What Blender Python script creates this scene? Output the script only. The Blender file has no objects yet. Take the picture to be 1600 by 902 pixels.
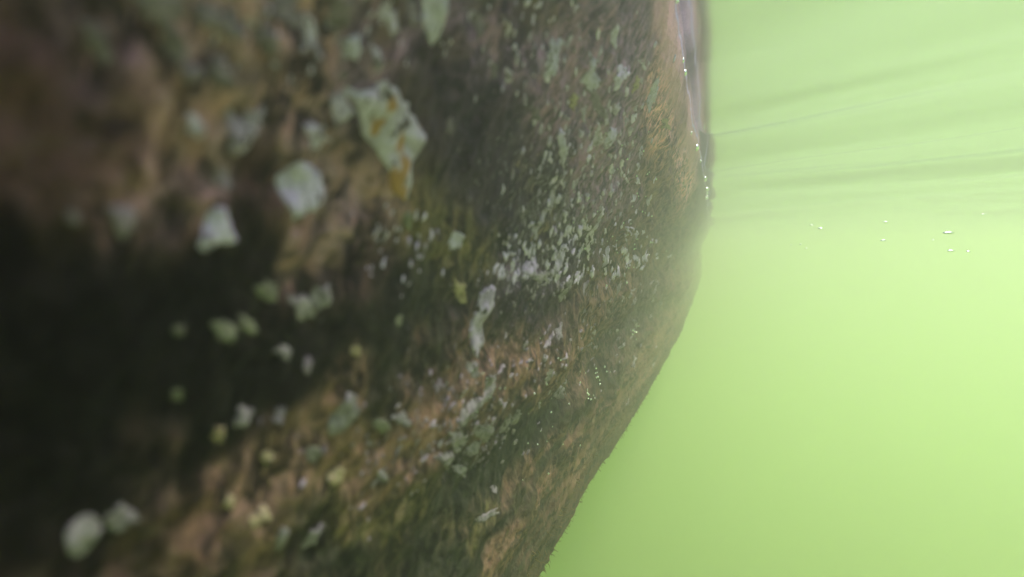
import bpy, bmesh, math, random
import numpy as np

SC = bpy.context.scene
COL = SC.collection
random.seed(7)
rng = np.random.default_rng(7)

# ------------------------------------------------------------------ camera, world, sun, exposure
PITCH = math.radians(3.43)
cam_d = bpy.data.cameras.new('camera'); cam = bpy.data.objects.new('camera', cam_d); COL.objects.link(cam)
cam_d.sensor_width = 36; cam_d.lens = 24.75
cam_d.clip_start = 0.002; cam_d.clip_end = 200
cam.location = (0, 0, 0); cam.rotation_euler = (math.radians(90) - PITCH, 0, 0)
cam_d.dof.use_dof = True; cam_d.dof.focus_distance = 0.55; cam_d.dof.aperture_fstop = 11.0
SC.camera = cam

SUN_AZ = math.radians(50)      # from +Y towards +X
SUN_EL = math.radians(56)
SUN_STRENGTH = 1.5
SKY_STRENGTH = 0.15
EXPOSURE = 1.6
w = bpy.data.worlds.new('World'); SC.world = w; w.use_nodes = True
nt = w.node_tree; bgn = nt.nodes['Background']
sky = nt.nodes.new('ShaderNodeTexSky'); sky.sky_type = 'NISHITA'; sky.sun_disc = False
sky.sun_elevation = SUN_EL; sky.sun_rotation = SUN_AZ
nt.links.new(sky.outputs[0], bgn.inputs[0]); bgn.inputs[1].default_value = SKY_STRENGTH
sd = bpy.data.lights.new('sun', 'SUN'); sd.energy = SUN_STRENGTH; sd.angle = math.radians(12); sd.color = (1, .96, .9)
sun = bpy.data.objects.new('sun', sd); COL.objects.link(sun)
from mathutils import Vector
sdir = Vector((math.sin(SUN_AZ)*math.cos(SUN_EL), math.cos(SUN_AZ)*math.cos(SUN_EL), math.sin(SUN_EL)))
sun.rotation_euler = sdir.to_track_quat('Z', 'Y').to_euler()

SC.render.engine = 'CYCLES'
cy = SC.cycles
cy.use_denoising = True
cy.max_bounces = 10; cy.volume_bounces = 6; cy.diffuse_bounces = 2; cy.glossy_bounces = 3
cy.transparent_max_bounces = 12; cy.transmission_bounces = 4
cy.caustics_reflective = False; cy.caustics_refractive = False
cy.sample_clamp_indirect = 4.0
SC.view_settings.view_transform = 'Standard'; SC.view_settings.look = 'None'
SC.view_settings.exposure = EXPOSURE; SC.view_settings.gamma = 1; SC.view_settings.use_curve_mapping = False

# ------------------------------------------------------------------ helpers
AZ = math.atan2(310, 1100)                      # the rock wall runs away from us in this direction
D = np.array([math.sin(AZ), math.cos(AZ), 0.]); N = np.array([math.cos(AZ), -math.sin(AZ), 0.])
H = 0.12                                        # water surface above the lens


def lattice(ix, iy, iz, seed):
    h = (ix.astype(np.int64) * 374761393 + iy.astype(np.int64) * 668265263 + iz.astype(np.int64) * 2147483647 + seed * 974634777) & 0xffffffff
    h = ((h ^ (h >> 13)) * 1274126177) & 0xffffffff
    h = h ^ (h >> 16)
    return (h & 0xffff) / 32767.5 - 1.0


def noise(p, seed=0):
    i = np.floor(p).astype(np.int64); f_ = p - i
    g = f_ * f_ * f_ * (f_ * (f_ * 6 - 15) + 10)
    out = 0
    for dx in (0, 1):
        for dy in (0, 1):
            for dz in (0, 1):
                wgt = (g[..., 0] if dx else 1 - g[..., 0]) * (g[..., 1] if dy else 1 - g[..., 1]) * (g[..., 2] if dz else 1 - g[..., 2])
                out = out + wgt * lattice(i[..., 0] + dx, i[..., 1] + dy, i[..., 2] + dz, seed)
    return out


def fbm(p, octaves=4, seed=0):
    a, s, o = 1.0, 1.0, 0
    for k in range(octaves):
        o = o + a * noise(p * s + 17.3 * k, seed + k); a *= .5; s *= 2.03
    return o


def mesh_obj(name, verts, faces, mat, parent=None, smooth=True):
    me = bpy.data.meshes.new(name)
    me.from_pydata([tuple(v) for v in verts], [], faces)
    if smooth:
        me.polygons.foreach_set('use_smooth', np.ones(len(me.polygons), dtype=bool))
    me.materials.append(mat); me.update()
    o = bpy.data.objects.new(name, me); COL.objects.link(o)
    if parent: o.parent = parent
    return o


def grid_mesh(name, P, mat, parent=None):
    """P: (n, m, 3) array of points -> fast grid mesh"""
    n, m = P.shape[:2]
    me = bpy.data.meshes.new(name)
    me.vertices.add(n * m); me.vertices.foreach_set('co', P.reshape(-1).astype(np.float32))
    idx = np.arange(n * m).reshape(n, m)
    q = np.stack([idx[:-1, :-1], idx[:-1, 1:], idx[1:, 1:], idx[1:, :-1]], -1).reshape(-1, 4)
    me.loops.add(q.size); me.loops.foreach_set('vertex_index', q.reshape(-1).astype(np.int32))
    me.polygons.add(len(q)); me.polygons.foreach_set('loop_start', np.arange(0, q.size, 4, dtype=np.int32))
    me.polygons.foreach_set('use_smooth', np.ones(len(q), dtype=bool))
    me.materials.append(mat); me.update(calc_edges=True); me.validate()
    o = bpy.data.objects.new(name, me); COL.objects.link(o)
    if parent: o.parent = parent
    return o


def tag(o, label=None, cat=None, group=None, kind=None):
    for k, v in (('label', label), ('category', cat), ('group', group), ('kind', kind)):
        if v: o[k] = v
    return o


class NT:
    def __init__(s, name):
        s.m = bpy.data.materials.new(name); s.m.use_nodes = True; s.t = s.m.node_tree
        s.t.nodes.clear(); s.out = s.t.nodes.new('ShaderNodeOutputMaterial')
    def n(s, typ, **kw):
        nd = s.t.nodes.new('ShaderNode' + typ)
        for k, v in kw.items():
            if k.startswith('_'): setattr(nd, k[1:], v)
        for k, v in kw.items():
            if not k.startswith('_'):
                key = int(k[1:]) if k[0] == 'i' and k[1:].isdigit() else k.replace('__', ' ')
                s.set(nd.inputs[key], v)
        return nd
    def set(s, sock, v):
        if isinstance(v, bpy.types.NodeSocket): s.t.links.new(v, sock)
        elif isinstance(v, (tuple, list)) and sock.type == 'RGBA' and len(v) == 3: sock.default_value = (*v, 1)
        else: sock.default_value = v
    def math(s, op, a, b=0.0, clamp=False):
        return s.n('Math', _operation=op, _use_clamp=clamp, i0=a, i1=b).outputs[0]
    def mix(s, f_, a, b, mode='MIX'):
        nd = s.n('Mix', _data_type='RGBA', _blend_type=mode); s.set(nd.inputs[0], f_); s.set(nd.inputs[6], a); s.set(nd.inputs[7], b)
        return nd.outputs[2]
    def ramp(s, v, lo, hi, a=0.0, b=1.0):
        nd = s.n('MapRange', _interpolation_type='SMOOTHSTEP'); s.set(nd.inputs[0], v)
        for k, x in ((1, lo), (2, hi), (3, a), (4, b)): nd.inputs[k].default_value = x
        return nd.outputs[0]


# ------------------------------------------------------------------ the rock's surface as a function of (s, t)
# s = metres along the wall, t = 0..1 round its cross-section; (u, z) = metres to the right of the line through the lens, and up
SEC = np.array([[-1.30, -.30], [-1.25, .20], [-.80, .36], [-.35, .36], [-.12, .30], [-.045, .22], [-.020, .155], [-.018, .12],
                [-.026, .095], [-.046, .055], [-.067, .010], [-.080, -.045], [-.090, -.10], [-.102, -.17], [-.122, -.245], [-.160, -.30],
                [-.26, -.37], [-.50, -.46], [-1.0, -.50], [-1.28, -.42], [-1.30, -.30]])
seg = np.linalg.norm(np.diff(SEC, axis=0), axis=1)
wt = np.concatenate([[0], np.cumsum(np.sqrt(seg))]); wt /= wt[-1]


def catmull(t):
    t = np.clip(t, 0, 1); k = np.clip(np.searchsorted(wt, t, side='right') - 1, 0, len(wt) - 2)
    x = (t - wt[k]) / (wt[k + 1] - wt[k])
    n = len(SEC)
    def tang(i):
        a = np.clip(i - 1, 0, n - 1); b = np.clip(i + 1, 0, n - 1)
        return (SEC[b] - SEC[a]) / (wt[b] - wt[a])[:, None]
    sh = x.shape; x = x.reshape(-1); k = k.reshape(-1)
    h = (wt[k + 1] - wt[k])[:, None]; x = x[:, None]
    p = (2*x**3 - 3*x**2 + 1)*SEC[k] + (x**3 - 2*x**2 + x)*h*tang(k) + (-2*x**3 + 3*x**2)*SEC[k + 1] + (x**3 - x**2)*h*tang(k + 1)
    return p.reshape(*sh, 2)


T_ARC_T = np.linspace(0, 1, 4001); _p = catmull(T_ARC_T)
T_ARC = np.concatenate([[0], np.cumsum(np.linalg.norm(np.diff(_p, axis=0), axis=1))])


def surf0(s, t):
    p = catmull(t); u, z = p[..., 0], p[..., 1]
    # the flank swells with distance; the waterline comes out slightly
    sw = np.interp(s, [-1, .45, .75, 1.1, 2.0, 4, 8], [0, 0, .004, .020, .040, .05, .05])
    bel = np.clip((-z - .02) / .2, 0, 1); u = u + sw * bel
    wl = np.interp(s, [-1, .7, .8, 1.6, 4, 8], [0, 0, .003, .008, .006, 0]) ; u = u + wl * np.exp(-((z - .12) / .07) ** 2)
    # both ends of the rock round off
    e = np.clip((s - 5.5) / 2.5, 0, 1); e2 = np.clip((-.35 - s) / .6, 0, 1)
    k = np.sqrt(np.clip(1 - e * e, 0, 1)) * np.sqrt(np.clip(1 - e2 * e2, 0, 1))
    cu, cz = -.65, -.05
    u = cu + (u - cu) * k; z = cz + (z - cz) * k
    return u, z


def place(s, u, z):
    return s[..., None] * D + u[..., None] * N + z[..., None] * np.array([0, 0, 1.])


def surf(s, t):
    s = np.asarray(s, float); t = np.asarray(t, float)
    u, z = surf0(s, t); P = place(s, u, z)
    u2, z2 = surf0(s, t + 1e-3); u1, z1 = surf0(s, t - 1e-3)
    T = place(s * 0, u2 - u1, z2 - z1); T /= np.linalg.norm(T, axis=-1, keepdims=True) + 1e-12
    nrm = np.cross(T, D)
    nrm = nrm / (np.linalg.norm(nrm, axis=-1, keepdims=True) + 1e-12)
    # relief: broad lumps, then knobs, then pitting; calmer close to the waterline
    calm = .06 + .94 * np.clip((np.abs(z - .122) - .008) / .05, 0, 1) ** 1.2
    sc = np.clip(s / .4, .42, 1.3) * (1 - .75 * np.clip((-z - .13) / .06, 0, 1))
    q = np.stack([s, u, z], -1)
    d = (.006 * fbm(q * [7, 12, 14], 3, 3) + .0026 * fbm(q * [34, 50, 60], 3, 9)) * calm * sc
    d += .0011 * fbm(q * [120, 160, 180], 3, 21) * calm
    # a shallow ledge that runs down towards the near end, with an undercut below it
    arc = np.interp(t, T_ARC_T, T_ARC)
    zl = -.098 + .035 * np.sin(s * 2.2) + .010 * noise(np.stack([s * 9, s * 0, s * 0], -1), 5)
    x = (z - zl) / .022
    d += np.where((s > .1), 1, 0) * (.006 * np.exp(-((x - .7)) ** 2) - .007 * np.exp(-(x + 1.0) ** 2)) * np.clip((s - .1) / .3, 0, 1)
    # layered grooves low on the flank
    st = np.sin((z * 150 + 3 * noise(q * [3, 3, 3], 31)) * 1.0)
    d += .0016 * st * np.clip((-z - .13) / .05, 0, 1) * np.clip((z + .36) / .05, 0, 1)
    return P + nrm * d[..., None], nrm


# projection through the lens, used only to find where on the rock a mark seen in the photograph lies
def project(P):
    c, s_ = math.cos(PITCH), math.sin(PITCH)
    x = P[..., 0]; y = P[..., 1] * c - P[..., 2] * s_; z = P[..., 1] * s_ + P[..., 2] * c
    y = np.where(y > 1e-4, y, np.nan)
    return 800 + 1100 * x / y, 451 - 1100 * z / y


t_lo, t_hi = wt[7] , wt[17]
_S = np.exp(np.linspace(math.log(.035), math.log(4), 700)); _T = np.linspace(t_lo, t_hi, 500)
_SG, _TG = np.meshgrid(_S, _T, indexing='ij'); _PG, _ = surf(_SG, _TG); _X, _Y = project(_PG); _DG = np.linalg.norm(_PG, axis=-1)
_tree = None


def find(px, py):
    """(s, t) on the rock of the nearest visible point for each pixel"""
    px = np.atleast_1d(px).astype(float); py = np.atleast_1d(py).astype(float); S = []; T = []
    for x, y in zip(px, py):
        e = (_X - x) ** 2 + (_Y - y) ** 2 + 40 * _DG
        e = np.where(np.isnan(e), 1e9, e)
        k = int(np.argmin(e)); S.append(_SG.flat[k]); T.append(_TG.flat[k])
    return np.array(S), np.array(T)


# ------------------------------------------------------------------ materials
def attr(m, name):
    return m.n('Attribute', _attribute_name=name)


def rock_material():
    m = NT('algae_covered_rock')
    uv = m.n('UVMap', _uv_map='wall').outputs[0]
    base = attr(m, 'coat').outputs['Color']
    spot = attr(m, 'spots').outputs['Fac']
    def noi(sc, det=4, rough=.6, dist=0.0, vec=uv):
        return m.n('TexNoise', Vector=vec, Scale=sc, Detail=det, Roughness=rough, Distortion=dist).outputs[0]
    warp = m.n('TexNoise', Vector=uv, Scale=60, Detail=3).outputs['Color']
    wv = m.n('VectorMath', _operation='SCALE', i0=m.n('VectorMath', _operation='SUBTRACT', i0=warp, i1=(.5, .5, .5)).outputs[0]); wv.inputs['Scale'].default_value = .012
    uvw = m.n('VectorMath', _operation='ADD', i0=uv, i1=wv.outputs[0]).outputs[0]
    n1 = noi(70, 5, .65, .4); n2 = noi(230, 4, .6, .6); n3 = noi(28, 4, .6, .3)
    # mottling of the coat
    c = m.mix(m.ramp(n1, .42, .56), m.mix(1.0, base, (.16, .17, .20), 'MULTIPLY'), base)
    c = m.mix(m.ramp(n3, .48, .66, 0, .7), c, m.mix(1.0, base, (2.1, 1.85, 1.5), 'MULTIPLY'))
    c = m.mix(m.ramp(n2, .50, .62, 0, .85), c, m.mix(1.0, base, (2.1, 2.0, 2.0), 'MULTIPLY'))
    c = m.mix(m.ramp(n2, .48, .34, 0, .8), c, m.mix(1.0, base, (.3, .3, .34), 'MULTIPLY'))
    fv = m.n('VectorMath', _operation='MULTIPLY', i0=uvw, i1=(190, 75, 1)).outputs[0]
    n5 = noi(1.0, 5, .68, .2, fv)
    c = m.mix(m.ramp(n5, .52, .64, 0, .8), c, m.mix(1.0, base, (2.3, 2.0, 1.8), 'MULTIPLY'))
    c = m.mix(m.ramp(n5, .47, .36, 0, .85), c, m.mix(1.0, base, (.18, .18, .2), 'MULTIPLY'))
    lowf = attr(m, 'streak').outputs['Fac']
    sv = m.n('VectorMath', _operation='MULTIPLY', i0=uvw, i1=(5, 130, 1)).outputs[0]
    n4 = noi(1.0, 4, .6, .3, sv)
    c = m.mix(m.math('MULTIPLY', lowf, m.ramp(n4, .46, .58, 0, .85)), c, m.mix(1.0, base, (1.7, 1.45, 1.3), 'MULTIPLY'))
    c = m.mix(m.math('MULTIPLY', lowf, m.ramp(n4, .48, .38, 0, .8)), c, (.035, .045, .022))
    # small pale crusts
    uvc = m.n('VectorMath', _operation='MULTIPLY', i0=uvw, i1=(1.5, .6, 1)).outputs[0]
    def crust(scale, lo, hi, seedoff):
        v = m.n('TexVoronoi', Vector=m.n('VectorMath', _operation='ADD', i0=uvc, i1=(seedoff, seedoff * .7, 0)).outputs[0], Scale=scale, Randomness=1.0)
        dist = v.outputs['Distance']; r = m.n('SeparateColor', i0=v.outputs['Color']).outputs[0]
        rad = m.math('MULTIPLY', m.math('SUBTRACT', m.math('ADD', m.math('MULTIPLY', spot, hi), r), 1.0 + lo), .55)
        d2 = m.math('ADD', dist, m.math('MULTIPLY', m.math('SUBTRACT', n2, .5), .35))
        return m.ramp(m.math('SUBTRACT', rad, d2), -.03, .06)
    k1 = crust(190, .08, .55, 0.0); k2 = crust(330, .05, .75, 3.1); k3 = crust(620, .0, .95, 7.7)
    pale = m.mix(noi(160, 3), (.20, .19, .18), (.46, .43, .42))
    pale = m.mix(m.ramp(noi(45, 2), .55, .65, 0, .6), pale, (.36, .27, .10))
    c = m.mix(m.math('MULTIPLY', k1, .6), c, pale); c = m.mix(m.math('MULTIPLY', k2, .75), c, pale); c = m.mix(m.math('MULTIPLY', k3, .6), c, pale)
    c = m.mix(m.math('MULTIPLY', attr(m, 'tideband').outputs['Fac'], .88), c, base)
    c = m.mix(attr(m, 'rim_glint').outputs['Fac'], c, m.mix(n2, (.45, .42, .52), (.68, .62, .78)))  # blue-white highlight of the wet rim, painted into the rock colour
    h = m.math('ADD', m.math('MULTIPLY', n2, .5), m.math('ADD', m.math('MULTIPLY', n1, .8), m.math('MULTIPLY', m.math('ADD', k1, k2), .25)))
    bump = m.n('Bump', Strength=.9, Distance=.0022, Height=h)
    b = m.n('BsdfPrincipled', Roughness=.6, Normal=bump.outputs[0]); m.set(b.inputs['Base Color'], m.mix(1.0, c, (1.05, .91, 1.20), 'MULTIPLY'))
    b.inputs['IOR'].default_value = 1.06
    m.t.links.new(b.outputs[0], m.out.inputs[0])
    return m.m


def simple(name, col, col2, scale=120, rough=.6, bumpd=.0006, edge=None, holes=None):
    m = NT(name)
    tc = m.n('TexCoord').outputs['Object']
    n_ = m.n('TexNoise', Vector=tc, Scale=scale, Detail=4, Roughness=.6).outputs[0]
    c = m.mix(m.ramp(n_, .38, .62), col, col2)
    if edge:
        n5 = m.n('TexNoise', Vector=tc, Scale=scale * .32, Detail=3).outputs[0]
        c = m.mix(m.ramp(n5, .56, .63), c, edge)
    if holes:
        n6 = m.n('TexNoise', Vector=tc, Scale=holes, Detail=5, Roughness=.7).outputs[0]
        c = m.mix(m.ramp(n6, .56, .62), c, (.06, .042, .04))
    bp = m.n('Bump', Strength=.7, Distance=bumpd, Height=n_)
    b = m.n('BsdfPrincipled', Roughness=rough, IOR=1.08, Normal=bp.outputs[0]); m.set(b.inputs['Base Color'], c)
    m.t.links.new(b.outputs[0], m.out.inputs[0])
    return m.m


def water_material():
    m = NT('green_lake_water')
    fr = m.n('Fresnel', IOR=1.33).outputs[0]
    g = m.n('BsdfGlossy', Roughness=.20, Color=(.84, .87, .92))
    tr = m.n('BsdfTransparent')
    mx = m.n('MixShader', i0=fr, i1=tr.outputs[0], i2=g.outputs[0])
    m.t.links.new(mx.outputs[0], m.out.inputs[0])
    sc_ = m.n('VolumeScatter', Color=WATER_TINT, Density=WATER_SCATTER, Anisotropy=WATER_G)
    ab = m.n('VolumeAbsorption', Color=tuple(1 - a / max(WATER_ABSORB) for a in WATER_ABSORB), Density=max(WATER_ABSORB))
    ad = m.n('AddShader', i0=sc_.outputs[0], i1=ab.outputs[0])
    m.t.links.new(ad.outputs[0], m.out.inputs[1])
    return m.m


WATER_SCATTER = .45
WATER_TINT = (.98, 1.0, .96)
WATER_ABSORB = (.066, .002, .222)       # per metre, red green blue
WATER_G = .65

# ------------------------------------------------------------------ water body: rippled top, sides and bottom in one closed mesh
def wave(s, u):
    X = s * D[0] + u * N[0]; Y = s * D[1] + u * N[1]
    a = X * .90 + Y * .42; b = -X * .42 + Y * .90              # crests run away from us and lean to the left
    o = X * 0
    a = a + .035 * noise(np.stack([X * 3, Y * 3, o], -1), 58)
    z = .0072 * noise(np.stack([a * 8.5, b * 1.3, o], -1), 51) + .0018 * noise(np.stack([a * 13 + 4, b * 2.0, o], -1), 52)
    z = z + .0005 * noise(np.stack([a * 34, b * 5, o + 2], -1), 55)
    return z * np.clip((s + .2) / .8, .25, 2.4)


def build_water():
    sg = np.concatenate([-np.geomspace(9, .3, 20), np.linspace(-.25, .25, 30), np.geomspace(.26, 14, 520)])
    ug = np.concatenate([-np.geomspace(9, .06, 22), np.linspace(-.05, -.02, 10), np.linspace(-.0195, .016, 60), np.geomspace(.018, 9, 180)])
    S, U = np.meshgrid(sg, ug, indexing='ij')
    uw = surf0(sg, np.full_like(sg, wt[7]))[0]                      # where the rock breaks the surface
    dd = np.clip(U - uw[:, None], 0, None)
    lump = 1 + .22 * noise(np.stack([S * 7, S * 0, S * 0], -1), 61)
    men = .0085 * lump * np.exp(-dd / (.0054 * lump))
    Z = H + wave(S, U) + men
    top = place(S, U, Z)
    n, m_ = S.shape
    verts = [tuple(v) for v in top.reshape(-1, 3)]
    idx = np.arange(n * m_).reshape(n, m_)
    faces = np.stack([idx[:-1, :-1], idx[1:, :-1], idx[1:, 1:], idx[:-1, 1:]], -1).reshape(-1, 4)[:, ::-1].tolist()
    loop = list(idx[:, 0]) + list(idx[-1, 1:]) + list(idx[::-1, -1][1:]) + list(idx[0, ::-1][1:-1])
    base = len(verts)
    for i in loop: v = verts[i]; verts.append((v[0], v[1], -4.0))
    L = len(loop)
    for k in range(L):
        faces.append((int(loop[k]), int(loop[(k + 1) % L]), base + (k + 1) % L, base + k))
    faces.append(tuple(base + k for k in range(L))[::-1])
    me = bpy.data.meshes.new('water'); me.from_pydata(verts, [], faces)
    bm = bmesh.new(); bm.from_mesh(me); bmesh.ops.recalc_face_normals(bm, faces=bm.faces); bm.to_mesh(me); bm.free()
    me.polygons.foreach_set('use_smooth', np.array([p.normal.z > .7 for p in me.polygons], dtype=bool))
    me.materials.append(water_material())
    o = bpy.data.objects.new('water', me); COL.objects.link(o)
    return tag(o, 'pale green murky lake water with a softly rippled surface', kind='structure')


water = build_water()
bed = grid_mesh('lake_bed', place(*[a for a in (lambda S, U: (S, U, -2.6 + .2 * noise(np.stack([S * .4, U * .4, S * 0], -1), 71)))(
    *np.meshgrid(np.linspace(-8.5, 13.5, 60), np.linspace(-8.5, 8.5, 50), indexing='ij'))]), simple('silty_lake_bed', (.10, .09, .05), (.16, .14, .08), 3, .9, .02))
tag(bed, 'silty lake bed deep below the rock', kind='structure')

# ------------------------------------------------------------------ the rock
# coats of algae, plus shade painted in as near-black patches: (px, py, half width, half height, tilt in degrees, colour, strength) -> laid on the wall where that mark is
SHADE_BLACK = (.002, .0025, .002); DGREY = (.024, .022, .025); BROWN = (.215, .172, .112); DBROWN = (.042, .030, .022)
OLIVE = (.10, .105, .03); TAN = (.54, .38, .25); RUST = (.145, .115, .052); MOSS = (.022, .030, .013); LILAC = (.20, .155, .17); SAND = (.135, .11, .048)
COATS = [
    (100, 420, 200, 110, 0, SHADE_BLACK, 3), (250, 520, 230, 110, 10, SHADE_BLACK, 4), (100, 640, 250, 130, 0, SHADE_BLACK, 4), (420, 430, 60, 60, 0, SHADE_BLACK, 1.2), (330, 650, 150, 90, 0, SHADE_BLACK, 3),
    (60, 800, 120, 70, 0, SHADE_BLACK, 2), (500, 560, 70, 70, 0, SHADE_BLACK, 1.6), (620, 560, 60, 60, 0, SHADE_BLACK, 4), (440, 580, 80, 70, 0, SHADE_BLACK, 2), (800, 230, 50, 90, 0, DGREY, 2), (420, 640, 70, 60, 0, SHADE_BLACK, 1.5), (850, 330, 40, 60, 20, DGREY, 2),
    (120, 180, 170, 120, 20, DBROWN, 2.4), (330, 160, 130, 110, 30, BROWN, 2), (450, 80, 110, 90, 20, BROWN, 2.4), (500, 200, 60, 60, 30, BROWN, 1.6), (620, 60, 80, 70, 0, LILAC, 1.4),
    (240, 60, 120, 60, 20, LILAC, .9), (60, 40, 70, 60, 0, LILAC, .6), (400, 330, 90, 60, 10, DBROWN, 2.2), (550, 350, 60, 70, 50, BROWN, 1.8), (540, 440, 60, 60, 50, DBROWN, 2),
    (760, 200, 80, 130, -20, DGREY, 4), (700, 330, 50, 50, 0, DGREY, 2), (800, 330, 60, 60, 0, DGREY, 2.4), (830, 40, 130, 50, 0, LILAC, 2), (900, 170, 70, 90, 0, LILAC, 1.4),
    (980, 120, 50, 120, 0, LILAC, 1.5), (1045, 90, 22, 130, -4, TAN, 4), (1075, 260, 16, 70, -8, TAN, 3), (1040, 300, 40, 80, 0, SAND, 1.8), (950, 260, 60, 80, 0, LILAC, 2),
    (680, 390, 70, 70, -40, OLIVE, 3), (640, 500, 60, 60, -40, MOSS, 3), (600, 590, 70, 60, -20, MOSS, 2.5), (820, 500, 60, 80, 40, DGREY, 3), (900, 400, 60, 60, 0, DGREY, 2.4),
    (800, 420, 40, 40, 0, LILAC, 1.5), (960, 430, 40, 70, -30, SAND, 2.2), (1000, 480, 30, 70, -30, DGREY, 1.3), (1060, 420, 40, 100, -20, SAND, 2), (900, 560, 60, 40, 35, RUST, 2.5),
    (830, 590, 60, 40, 35, RUST, 2.6), (700, 640, 70, 45, 40, RUST, 2.6), (600, 700, 70, 50, 30, SAND, 2.2), (480, 740, 60, 50, 30, SAND, 2), (560, 640, 40, 40, 0, SAND, 1.4),
    (330, 830, 50, 70, -60, RUST, 1.6), (420, 820, 50, 60, 0, SAND, 1.3), (250, 870, 60, 40, 0, DBROWN, 1.5), (830, 660, 70, 22, 38, MOSS, 3.5), (730, 750, 80, 25, 38, MOSS, 3.5),
    (600, 800, 90, 50, 20, OLIVE, 2.4), (520, 870, 60, 50, 0, MOSS, 2), (890, 690, 110, 16, 45, SAND, 2.6), (840, 740, 120, 14, 48, MOSS, 3), (960, 600, 70, 14, 48, MOSS, 2), (900, 740, 130, 14, 50, SAND, 2.4),
    (800, 850, 90, 16, 52, SAND, 2.6), (700, 860, 70, 40, 30, MOSS, 2.2), (770, 790, 50, 20, 45, OLIVE, 2), (1010, 560, 60, 20, 55, SAND, 2),
]
SPOTS = [  # how thick the small pale crusts are
    (300, 150, 240, 130, 0, .35), (560, 60, 140, 90, 0, .8), (880, 330, 110, 110, -20, 1.25), (960, 200, 90, 130, 0, 1.05), (820, 440, 90, 60, 0, 1.2), (700, 640, 90, 60, 40, .9),
    (740, 700, 70, 30, 40, 1.1), (900, 120, 120, 100, 0, .6), (480, 500, 70, 60, 0, .4), (650, 380, 50, 60, 0, .4), (820, 560, 70, 80, 30, .7), (560, 780, 120, 70, 20, .45), (960, 420, 80, 100, -20, .8),
    (660, 520, 40, 60, 0, .5), (770, 800, 70, 40, 45, .3),
]


def footprint(px, py, rx, ry, ang):
    S, T = find([px], [py]); s, t = S[0], T[0]
    ls = math.log(s); e = 1e-3
    def pr(ls_, t_): P = place(np.array(math.exp(ls_)), *[np.asarray(q) for q in surf0(np.array(math.exp(ls_)), np.array(t_))]); return np.array(project(P))
    p0 = pr(ls, t); J = np.stack([(pr(ls + e, t) - p0) / e, (pr(ls, t + e) - p0) / e], 1)
    a = math.radians(ang); R = np.array([[math.cos(a), math.sin(a)], [-math.sin(a), math.cos(a)]])    # screen y is down
    C = R @ np.diag([rx ** 2, ry ** 2]) @ R.T
    Ji = np.linalg.inv(J + np.eye(2) * 1e-6); Cs = Ji @ C @ Ji.T + np.diag([1e-5, 1e-7])
    return ls, t, np.linalg.inv(Cs)


def build_rock():
    root = bpy.data.objects.new('boulder', None); COL.objects.link(root)
    s = np.concatenate([np.linspace(-.949, -.1, 50), np.linspace(-.09, .03, 30), np.exp(np.linspace(math.log(.032), math.log(2.6), 1000)), np.geomspace(2.65, 7.99, 60)])
    t = np.concatenate([np.linspace(0, wt[5], 60, endpoint=False), np.linspace(wt[5], wt[16], 560, endpoint=False), np.linspace(wt[16], 1, 60)])
    S, T = np.meshgrid(s, t, indexing='ij')
    P, nrm = surf(S, T); P[:, -1] = P[:, 0]
    o = grid_mesh('rock', P, rock_material(), root)
    me = o.data
    # wall coordinates in metres for the fine texture
    arc = np.interp(T, T_ARC_T, T_ARC)
    vi = np.empty(len(me.loops), dtype=np.int32); me.loops.foreach_get('vertex_index', vi)
    UV = np.stack([S.reshape(-1) * .9, arc.reshape(-1)], -1)
    l = me.uv_layers.new(name='wall'); l.data.foreach_set('uv', UV[vi].reshape(-1).astype(np.float32))
    # coats
    LS = np.log(np.clip(S, .02, None)); wn = .0 
    q = np.stack([LS * 6, T * 60, S * 0], -1); q2 = np.stack([S * 45, arc * 60, S * 0], -1)
    dls = .10 * fbm(q, 3, 81) + .02 * fbm(q2, 3, 83); dt = .006 * fbm(q, 3, 82) + .0012 * fbm(q2, 3, 84)
    acc = np.zeros(S.shape + (3,)) + np.array((.07, .055, .035)) * .25; ws = np.full(S.shape, .25)
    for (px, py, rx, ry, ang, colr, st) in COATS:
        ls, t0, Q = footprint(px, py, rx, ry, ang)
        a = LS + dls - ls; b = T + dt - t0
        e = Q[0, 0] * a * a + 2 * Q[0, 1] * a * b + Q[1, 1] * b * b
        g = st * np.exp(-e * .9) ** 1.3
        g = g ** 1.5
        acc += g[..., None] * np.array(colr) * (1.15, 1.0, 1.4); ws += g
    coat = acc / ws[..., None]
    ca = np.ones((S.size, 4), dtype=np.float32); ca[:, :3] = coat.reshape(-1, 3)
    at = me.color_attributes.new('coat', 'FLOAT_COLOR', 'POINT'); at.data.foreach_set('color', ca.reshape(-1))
    sp = np.full(S.shape, .12)
    for (px, py, rx, ry, ang, st) in SPOTS:
        ls, t0, Q = footprint(px, py, rx, ry, ang)
        a = LS + dls - ls; b = T + dt - t0
        sp = np.maximum(sp, st * np.exp(-.6 * (Q[0, 0] * a * a + 2 * Q[0, 1] * a * b + Q[1, 1] * b * b)))
    at = me.attributes.new('spots', 'FLOAT', 'POINT'); at.data.foreach_set('value', sp.reshape(-1).astype(np.float32))
    lo = np.clip((-(P[..., 2]) - .10) / .05, 0, 1) * np.clip((S - .2) / .2, 0, 1)
    zz = P[..., 2] + .0012 * noise(np.stack([S * 60, S * 0, S * 0], -1), 77)
    front = (T > wt[5]) & (T < wt[9])
    tb = np.clip((zz - .084) / .014, 0, 1) * front; rim = np.exp(-((zz - .1165) / .0012) ** 2) * front * .8
    for nm, arr in (('tideband', tb), ('rim_glint', rim)):
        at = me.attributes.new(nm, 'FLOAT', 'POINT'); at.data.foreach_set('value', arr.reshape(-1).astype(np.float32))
    at = me.attributes.new('streak', 'FLOAT', 'POINT'); at.data.foreach_set('value', lo.reshape(-1).astype(np.float32))
    return root


rock = build_rock()
tag(rock, 'long mottled boulder under water covered with brown algae and pale crusts', 'boulder')

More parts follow.
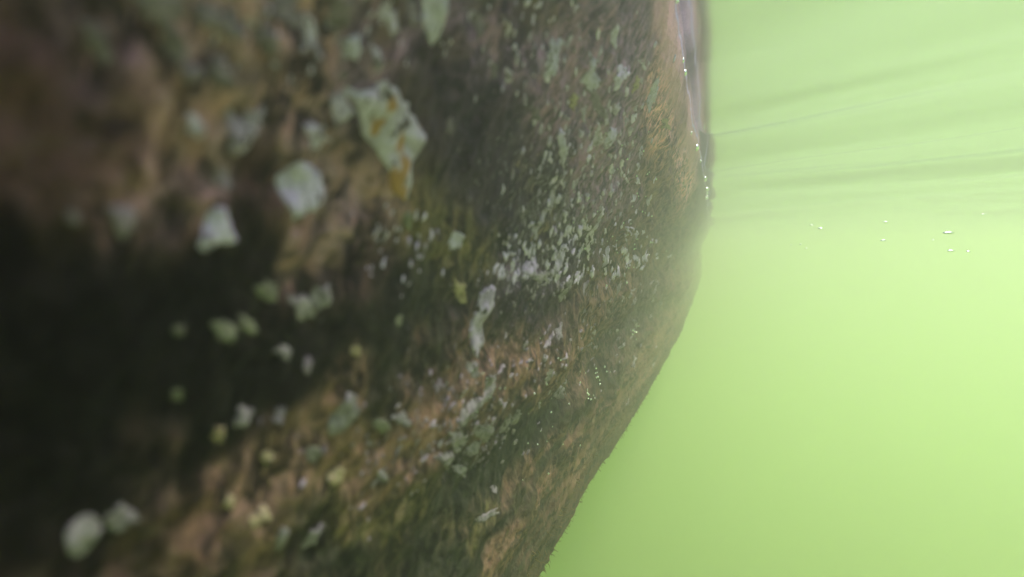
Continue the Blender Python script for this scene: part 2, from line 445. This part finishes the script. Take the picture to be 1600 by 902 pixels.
# ------------------------------------------------------------------ pale crusts, each a thin raised patch of its own on the rock
PALE = simple('pale_crust', (.44, .36, .56), (.62, .52, .78), 420, .6, .0004, None, 260)
PALE_O = simple('pale_crust_with_orange_stains', (.42, .34, .50), (.60, .50, .70), 300, .6, .0005, (.42, .21, .08), 200)
GREENISH = simple('green_crust', (.16, .15, .12), (.24, .23, .18), 300, .6, .0005)
SOFT = simple('muted_pale_crust', (.20, .17, .19), (.34, .29, .33), 420, .6, .0004, None, 260)
YELLOW = simple('yellow_crust', (.34, .25, .17), (.46, .36, .25), 300, .6, .0005, None, 320)
GREY = simple('grey_crust', (.36, .28, .42), (.60, .48, .70), 260, .6, .0005, None, 300)
DIM = simple('dull_crust', (.15, .115, .15), (.26, .20, .26), 260, .7, .0005)


def ellipse(cx, cy, rx, ry, lean):
    """outline in photo pixels; lean = degrees the long upright axis leans to the right"""
    a = math.radians(lean); o = []
    for k in range(14):
        th = k / 14 * 2 * math.pi; x = rx * math.cos(th); y = ry * math.sin(th)
        o.append((cx + x * math.cos(a) + y * math.sin(a), cy + x * math.sin(a) - y * math.cos(a)))
    return o


def patch(outline, mat, label=None, thick=.0007, rough=.10, merge=None):
    o = np.array(outline, float); c = o.mean(0)
    S, T = find([c[0]], [c[1]]); ls, t = math.log(S[0]), T[0]; e = 1e-3
    def pr(l_, t_): P = place(np.array(math.exp(l_)), *[np.asarray(q) for q in surf0(np.array(math.exp(l_)), np.array(t_))]); return np.array(project(P))
    p0 = pr(ls, t); J = np.stack([(pr(ls + e, t) - p0) / e, (pr(ls, t + e) - p0) / e], 1); Ji = np.linalg.inv(J)
    if np.ptp(o, 0).max() < 90:                     # small ones follow the tilt of the knob they sit on
        e1, e2 = .012, .0009
        q = surf(np.exp(ls + np.array([-e1, e1, 0, 0])), t + np.array([0, 0, -e2, e2]))[0]; a, b = project(q)
        J2 = np.array([[(a[1] - a[0]) / (2 * e1), (a[3] - a[2]) / (2 * e2)], [(b[1] - b[0]) / (2 * e1), (b[3] - b[2]) / (2 * e2)]])
        d1, d2 = np.linalg.det(J), np.linalg.det(J2)
        if np.isfinite(d2) and d1 * d2 > 0 and abs(d2) > .3 * abs(d1): Ji = np.linalg.inv(J2)
        elif merge is not None: return None
    # smooth, slightly ragged closed outline
    M = 72 if merge is None else 20; n = len(o); d = np.linalg.norm(np.roll(o, -1, 0) - o, axis=1); cum = np.concatenate([[0], np.cumsum(d)]); tt = np.linspace(0, cum[-1], M, endpoint=False)
    oc = np.vstack([o, o[:1]]); ring = np.stack([np.interp(tt, cum, oc[:, 0]), np.interp(tt, cum, oc[:, 1])], 1)
    for _ in range(2): ring = (np.roll(ring, 1, 0) + 2 * ring + np.roll(ring, -1, 0)) / 4
    th = np.arange(M) / M * 2 * math.pi; sd_ = rng.uniform(0, 99)
    rag = 1 + rough * fbm(np.stack([np.cos(th) * 1.6 + sd_, np.sin(th) * 1.6, th * 0], -1), 3, 91) + (.45 * rough + .03) * fbm(np.stack([np.cos(th) * 6 + sd_, np.sin(th) * 6, th * 0], -1), 2, 93)
    rel = (ring - c) * rag[:, None]
    K = 8 if merge is None else 2; verts = []; hs = []
    Q = [np.zeros((1, 2))] + [rel * r for r in np.linspace(1 / K, 1, K)] + [rel * 1.0]
    prof = [1.0] + [1 - .55 * (r ** 5) for r in np.linspace(1 / K, 1, K)] + [-1.2]
    pts = np.vstack(Q); hh = np.concatenate([[prof[0]]] + [np.full(M, p_) for p_ in prof[1:]])
    st = pts @ Ji.T; P, nr = surf(np.exp(ls + st[:, 0]), t + st[:, 1])
    P = P + nr * (hh * thick)[:, None]
    f_ = [(0, 1 + k, 1 + (k + 1) % M) for k in range(M)]
    for r in range(K):
        a, b = 1 + r * M, 1 + (r + 1) * M
        f_ += [(a + k, b + k, b + (k + 1) % M, a + (k + 1) % M) for k in range(M)]
    if merge is not None:
        off = len(merge[0]); merge[0].extend(P.tolist()); merge[1].extend([tuple(i + off for i in q) for q in f_]); return None
    ob = mesh_obj('crust_patch', P, f_, mat, rock)
    if label: ob['label'] = label
    return ob


patch([(545, 148), (560, 152), (575, 144), (598, 136), (608, 144), (625, 152), (640, 162), (655, 185), (664, 208), (652, 232), (640, 244), (634, 262), (638, 282), (640, 298), (626, 308), (608, 306), (600, 290), (600, 270), (592, 248), (588, 232), (576, 215), (562, 190)],
      PALE_O, 'large pale grey crust patch streaked with orange', .0008, .12)
patch([(462, 258), (492, 254), (510, 272), (513, 300), (503, 322), (488, 334), (480, 328), (474, 298), (472, 344), (460, 347), (448, 330), (438, 305), (440, 280)], PALE, 'round pale crust patch with a notch in its lower edge', .0006, .06)
patch([(335, 320), (350, 322), (358, 345), (370, 375), (358, 380), (340, 378), (325, 392), (308, 385), (312, 365), (325, 345)], PALE, 'pale triangular crust patch', .0006, .05)
patch([(540, 612), (560, 615), (562, 640), (550, 665), (530, 678), (512, 676), (508, 660), (525, 635)], SOFT, 'pale blue-green oblong crust patch', .0006, .05)
patch([(760, 440), (772, 445), (768, 470), (760, 500), (757, 535), (748, 552), (737, 548), (735, 520), (745, 490), (752, 460)], GREY, 'long narrow grey crust patch', .0009, .22)
patch([(655, -8), (702, -8), (694, 20), (690, 45), (684, 68), (672, 78), (660, 60), (650, 30)], PALE, 'pale crust patch at the top of the picture', .0006, .06)
patch(ellipse(127, 836, 24, 37, 42), SOFT, 'blurred pale crust patch low on the near end', .0005, .06)
for a in [  # x, y, half width, half height, lean, material
    (184, 813, 15, 22, 45, PALE), (250, 10, 40, 24, 60, DIM), (548, 78, 13, 20, 10, PALE), (375, 205, 34, 18, 70, GREY), (392, 190, 14, 22, 20, GREY), (300, 202, 12, 20, -30, GREY), (266, 75, 34, 14, 60, DIM),
    (300, 110, 20, 14, 40, DIM), (530, 20, 18, 26, 20, DIM), (440, 20, 18, 26, -20, DIM), (360, 40, 16, 24, -30, DIM), (530, 170, 14, 30, -25, GREY),
    (418, 450, 16, 17, 20, GREENISH), (352, 513, 20, 13, 60, GREENISH), (382, 508, 13, 11, 60, GREENISH), (442, 546, 11, 12, 0, PALE), (495, 470, 14, 24, 30, PALE), (470, 482, 12, 22, -20, GREY), (275, 621, 8, 8, 0, GREENISH), (277, 520, 8, 8, 0, GREENISH),
    (381, 655, 12, 20, 20, GREY), (340, 676, 8, 14, 20, YELLOW), (436, 655, 8, 14, 20, DIM), (487, 708, 11, 13, 20, GREENISH), (522, 742, 10, 15, 20, YELLOW), (595, 742, 10, 7, 60, PALE), (625, 653, 10, 11, 0, PALE),
    (597, 668, 12, 9, 60, GREENISH), (488, 836, 8, 19, 42, PALE), (440, 842, 8, 20, 15, PALE), (400, 808, 12, 18, 45, YELLOW), (355, 783, 17, 9, 60, YELLOW), (416, 720, 9, 11, 0, YELLOW), (190, 342, 18, 26, -20, DIM), (112, 336, 14, 8, 70, DIM), (493, 213, 17, 20, -20, GREY),
    (556, 548, 7, 8, 0, YELLOW), (480, 575, 8, 14, 0, DIM), (620, 498, 7, 9, 0, GREENISH), (863, 90, 8, 30, 6, PALE), (919, 118, 9, 27, 8, PALE), (1020, 150, 9, 28, 10, PALE), (957, 57, 6, 18, 8, PALE),
    (1040, 193, 6, 9, -30, YELLOW), (795, 122, 6, 13, -4, GREY), (768, 112, 5, 12, 0, DIM), (880, 238, 7, 20, 8, PALE), (912, 260, 5, 22, 14, PALE), (971, 120, 6, 18, 10, PALE), (957, 215, 6, 18, 10, PALE), (930, 215, 5, 12, 10, GREY),
    (994, 135, 4, 16, 14, YELLOW), (710, 378, 11, 15, 20, PALE), (720, 456, 7, 18, 14, YELLOW), (640, 340, 8, 13, 10, GREENISH), (862, 300, 3.5, 32, 14, GREY), (846, 345, 3, 22, 16, GREY), (872, 405, 6, 22, 16, GREY), (886, 450, 8, 22, 24, GREY),
    (828, 420, 16, 12, 20, GREY), (848, 432, 14, 10, 40, GREY), (762, 603, 11, 26, 26, GREY), (735, 640, 10, 20, 28, GREY), (727, 655, 8, 18, 28, GREY), (740, 577, 8, 14, 10, GREY), (716, 690, 9, 16, 30, GREY), (700, 720, 9, 14, 30, GREY),
    (740, 700, 8, 16, 28, GREY), (765, 680, 7, 14, 30, GREY), (790, 668, 6, 12, 34, GREY), (806, 655, 6, 12, 34, GREY), (722, 738, 8, 8, 40, PALE), (684, 605, 7, 10, 30, DIM), (858, 585, 4, 14, 30, GREENISH), (875, 520, 5, 14, 20, GREY),
    (760, 805, 4, 16, 42, GREY), (774, 765, 6, 6, 0, GREY), (1000, 235, 4, 12, 8, GREY), (930, 160, 6, 18, 6, DIM), (835, 180, 5, 10, 0, DIM), (703, 195, 6, 14, -6, DIM), (895, 160, 5, 14, 6, YELLOW), (640, 20, 9, 24, -8, DIM),
    (420, 60, 14, 28, -20, DIM), (480, 50, 12, 30, -15, GREY), (340, 120, 16, 26, -25, DIM), (590, 90, 8, 24, -12, GREY), (610, 30, 8, 22, -10, GREY), (320, 15, 26, 18, 40, DIM), (150, 60, 30, 16, 60, DIM), (345, 270, 12, 18, -30, DIM), (750, 40, 7, 22, -4, DIM),
]:
    cx, cy_, rx, ry, lean, mt = a
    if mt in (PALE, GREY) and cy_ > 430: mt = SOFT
    patch(ellipse(cx, cy_, rx, ry, lean), mt, None, .00035 + .0002 * min(1, rx / 15), .38)

# hundreds of tiny pale shells and grains stuck to the lit flank: nobody could count them
mv, mf = [], []; uv_, uf_ = [], []
regions = [(880, 280, 60, 100, 80), (960, 230, 50, 110, 100), (900, 380, 50, 60, 90), (830, 420, 60, 50, 110), (850, 60, 120, 60, 70), (500, 60, 160, 70, 50), (980, 400, 50, 110, 70), (720, 640, 80, 50, 80), (760, 690, 60, 30, 50), (860, 560, 80, 60, 60), (640, 380, 60, 60, 35), (600, 720, 90, 70, 50), (950, 480, 70, 120, 60)]
for (cx, cy_, rx, ry, n) in regions:
    for k in range(n):
        x = rng.normal(cx, rx * .6); y = rng.normal(cy_, ry * .6); r = min(2.6, (.7 if y > 440 else 1.0) + rng.exponential(.6))
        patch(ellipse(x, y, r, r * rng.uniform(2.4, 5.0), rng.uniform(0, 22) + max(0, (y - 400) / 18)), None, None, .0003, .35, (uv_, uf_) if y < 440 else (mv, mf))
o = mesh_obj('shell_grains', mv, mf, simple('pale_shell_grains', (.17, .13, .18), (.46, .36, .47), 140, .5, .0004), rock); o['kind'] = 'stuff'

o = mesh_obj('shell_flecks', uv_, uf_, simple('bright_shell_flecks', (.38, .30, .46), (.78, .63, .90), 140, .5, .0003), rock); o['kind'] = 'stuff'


def blobs(name, pts, mat, parent, wet=None):
    v, f_ = [], []
    bm = bmesh.new(); bmesh.ops.create_icosphere(bm, subdivisions=2, radius=1); bv = np.array([q.co for q in bm.verts]); bf = [[q.index for q in a.verts] for a in bm.faces]; bm.free()
    for (p, r3) in pts:
        off = len(v); v += (bv * np.array(r3) + p).tolist(); f_ += [tuple(i + off for i in a) for a in bf]
    return mesh_obj(name, v, f_, mat, parent)


m = NT('bubble_glint_skin'); b = m.n('BsdfPrincipled', Roughness=.22); m.set(b.inputs['Base Color'], (.95, .97, .97)); b.inputs['Metallic'].default_value = 1.0
m.t.links.new(b.outputs[0], m.out.inputs[0]); BUB_GLINT = m.m      # an air bubble under water shines like a mirror; the glint beads share it
m = NT('bright_bubble'); b = m.n('BsdfPrincipled', Roughness=.25); m.set(b.inputs['Base Color'], (.97, .98, .98)); b.inputs['Coat Weight'].default_value = 1.0
m.t.links.new(b.outputs[0], m.out.inputs[0]); BRIGHT = m.m
pts = []
for (cx, cy_, rx, ry, n) in [(960, 330, 60, 90, 26), (985, 400, 30, 60, 12), (940, 580, 12, 10, 9), (990, 520, 6, 14, 6), (920, 620, 12, 10, 7), (740, 600, 50, 30, 10), (850, 690, 60, 70, 12), (880, 600, 90, 80, 14), (1000, 300, 30, 70, 12)]:
    for k in range(n):
        x = rng.normal(cx, rx * .6); y = rng.normal(cy_, ry * .6)
        S, T = find([x], [y]); P, nr = surf(S, T); r = S[0] / 1100 * rng.uniform(1.0, 2.1) 
        pts.append((P[0] + nr[0] * r * .8, (r, r, r)))
o = blobs('glint_beads', pts, BUB_GLINT, rock); o['kind'] = 'stuff'  # tiny mirror beads added as glints on the rock

# short tufts of weed that break the outline low on the flank
tv, tf = [], []
ss = np.exp(rng.uniform(math.log(.42), math.log(2.2), 900)); tt = rng.uniform(wt[13] + .01, wt[15] - .01, 900)
P, nr = surf(ss, tt)
for p, n_, s_ in zip(P, nr, ss):
    L = rng.uniform(.0015, .0055) * (1.8 if rng.random() < .06 else 1); wdt = rng.uniform(.0002, .0004)
    ax = n_ + rng.normal(0, .45, 3) + np.array([0, 0, -.25]); ax /= np.linalg.norm(ax); a = np.cross(ax, rng.normal(0, 1, 3)); a /= np.linalg.norm(a); b = np.cross(ax, a)
    off = len(tv); mid = p + ax * L * .55 + rng.normal(0, L * .12, 3)
    for base, k in ((p - ax * .001, 1.0), (mid, .8)):
        for q in range(3):
            tv.append(base + (a * math.cos(q * 2.094) + b * math.sin(q * 2.094)) * wdt * k)
    tv.append(p + ax * L + rng.normal(0, L * .2, 3))
    for q in range(3):
        tf.append((off + q, off + (q + 1) % 3, off + 3 + (q + 1) % 3, off + 3 + q)); tf.append((off + 3 + q, off + 3 + (q + 1) % 3, off + 6))
o = mesh_obj('weed_tufts', tv, tf, simple('brown_weed', (.20, .14, .06), (.30, .22, .10), 90, .8), rock); o['kind'] = 'stuff'

# ------------------------------------------------------------------ air bubbles and waterline glint beads
def ray_point(px, py, dist):
    c, s_ = math.cos(PITCH), math.sin(PITCH); r = np.array([(px - 800) / 1100, 1, -(py - 451) / 1100])
    r = np.array([r[0], r[1] * c + r[2] * s_, -r[1] * s_ + r[2] * c]); return r * dist


def bubble(p, r, label, group, stretch=(1, 1, 1)):
    o = blobs('bubble_bead', [(np.zeros(3), tuple(r * k for k in stretch))], BUB_GLINT, None)
    o.location = p
    return tag(o, label, 'bubble', group)


# drifting freely in the open water to the right: (x, y, distance, radius in mm, stretch)
G1 = 'tiny bubbles drifting in the open water'
for x, y, dist, r, st, lab in [
    (1482, 364, .46, .75, 3.2, 'brightest and longest drifting bubble, at far right over open green water'),
    (1486, 392, .46, .55, 3.0, 'bright oblong bubble just below the longest drifting bubble'),
    (1513, 393, .50, .45, 2.4, 'faint small bubble furthest right of the drifting bubbles, below the longest one'),
    (1384, 347, .50, .55, 2.2, 'upper bubble of the pair drifting in the middle of the open water'),
    (1380, 376, .48, .55, 2.2, 'lower bubble of the pair drifting in the middle of the open water'),
    (1268, 352, .52, .5, 1.7, 'smaller upper left bubble of the pair nearer the rock'),
    (1282, 357, .50, .6, 1.9, 'larger lower right bubble of the pair nearer the rock'),
    (1236, 383, .55, .35, 1.2, 'leftmost speck-like bubble of the three tiny drifting ones'),
    (1251, 382, .55, .5, 1.2, 'brightest and middle bubble of the three tiny drifting ones'),
    (1260, 388, .55, .4, 1.2, 'lowest bubble of the three tiny drifting ones'),
    (1458, 375, .55, .35, 1.8, 'faint speck-like bubble just left of the longest drifting bubble'),
    (1537, 335, .55, .3, 4.0, 'thin dim streak-like bubble above and right of the longest drifting bubble')]:
    bubble(ray_point(x, y, dist), r * 1.3 / 1000, lab, G1, (st * 1.25, 1, .8))
G2 = 'glint beads along the waterline of the boulder'  # beads added to stand in for highlights on the meniscus
for x, y, r, st, lab in [
    (1057, 2, 1.0, 1.0, 'bright glint bead on the waterline at the very top of the picture'),
    (1067, 95, .5, 2.2, 'slim glint bead on the waterline just above a larger bright one'),
    (1070, 114, .8, 1.8, 'large bright glint bead on the upper waterline below a slim one'),
    (1080, 208, .4, 2.0, 'small slim glint bead on the waterline above the large lower one'),
    (1088, 231, .95, 1.7, 'large bright glint bead halfway down the waterline'),
    (1094, 252, .45, 1.6, 'faint small glint bead on the waterline below the large lower one'),
    (1101, 280, .8, 1.7, 'bright slim glint bead on the waterline above the cluster of three'),
    (1104, 296, .9, 1.1, 'topmost glint bead of the cluster of three on the lower waterline'),
    (1104, 302, .6, 1.0, 'smallest middle glint bead of the cluster of three on the lower waterline'),
    (1103, 309, .9, 1.0, 'lowest glint bead of the cluster of three on the lower waterline')]:
    q = ray_point(x, y, 1.0); k = (H - .001) / q[2]; p = q * min(k * .90, 1.3)
    bubble(p, r * 1.9 / 1000 * max(.6, p[1] / .5), lab, G2, (1, 1, st * .8))  # glint beads, not air bubbles; they share the bubble shape and category
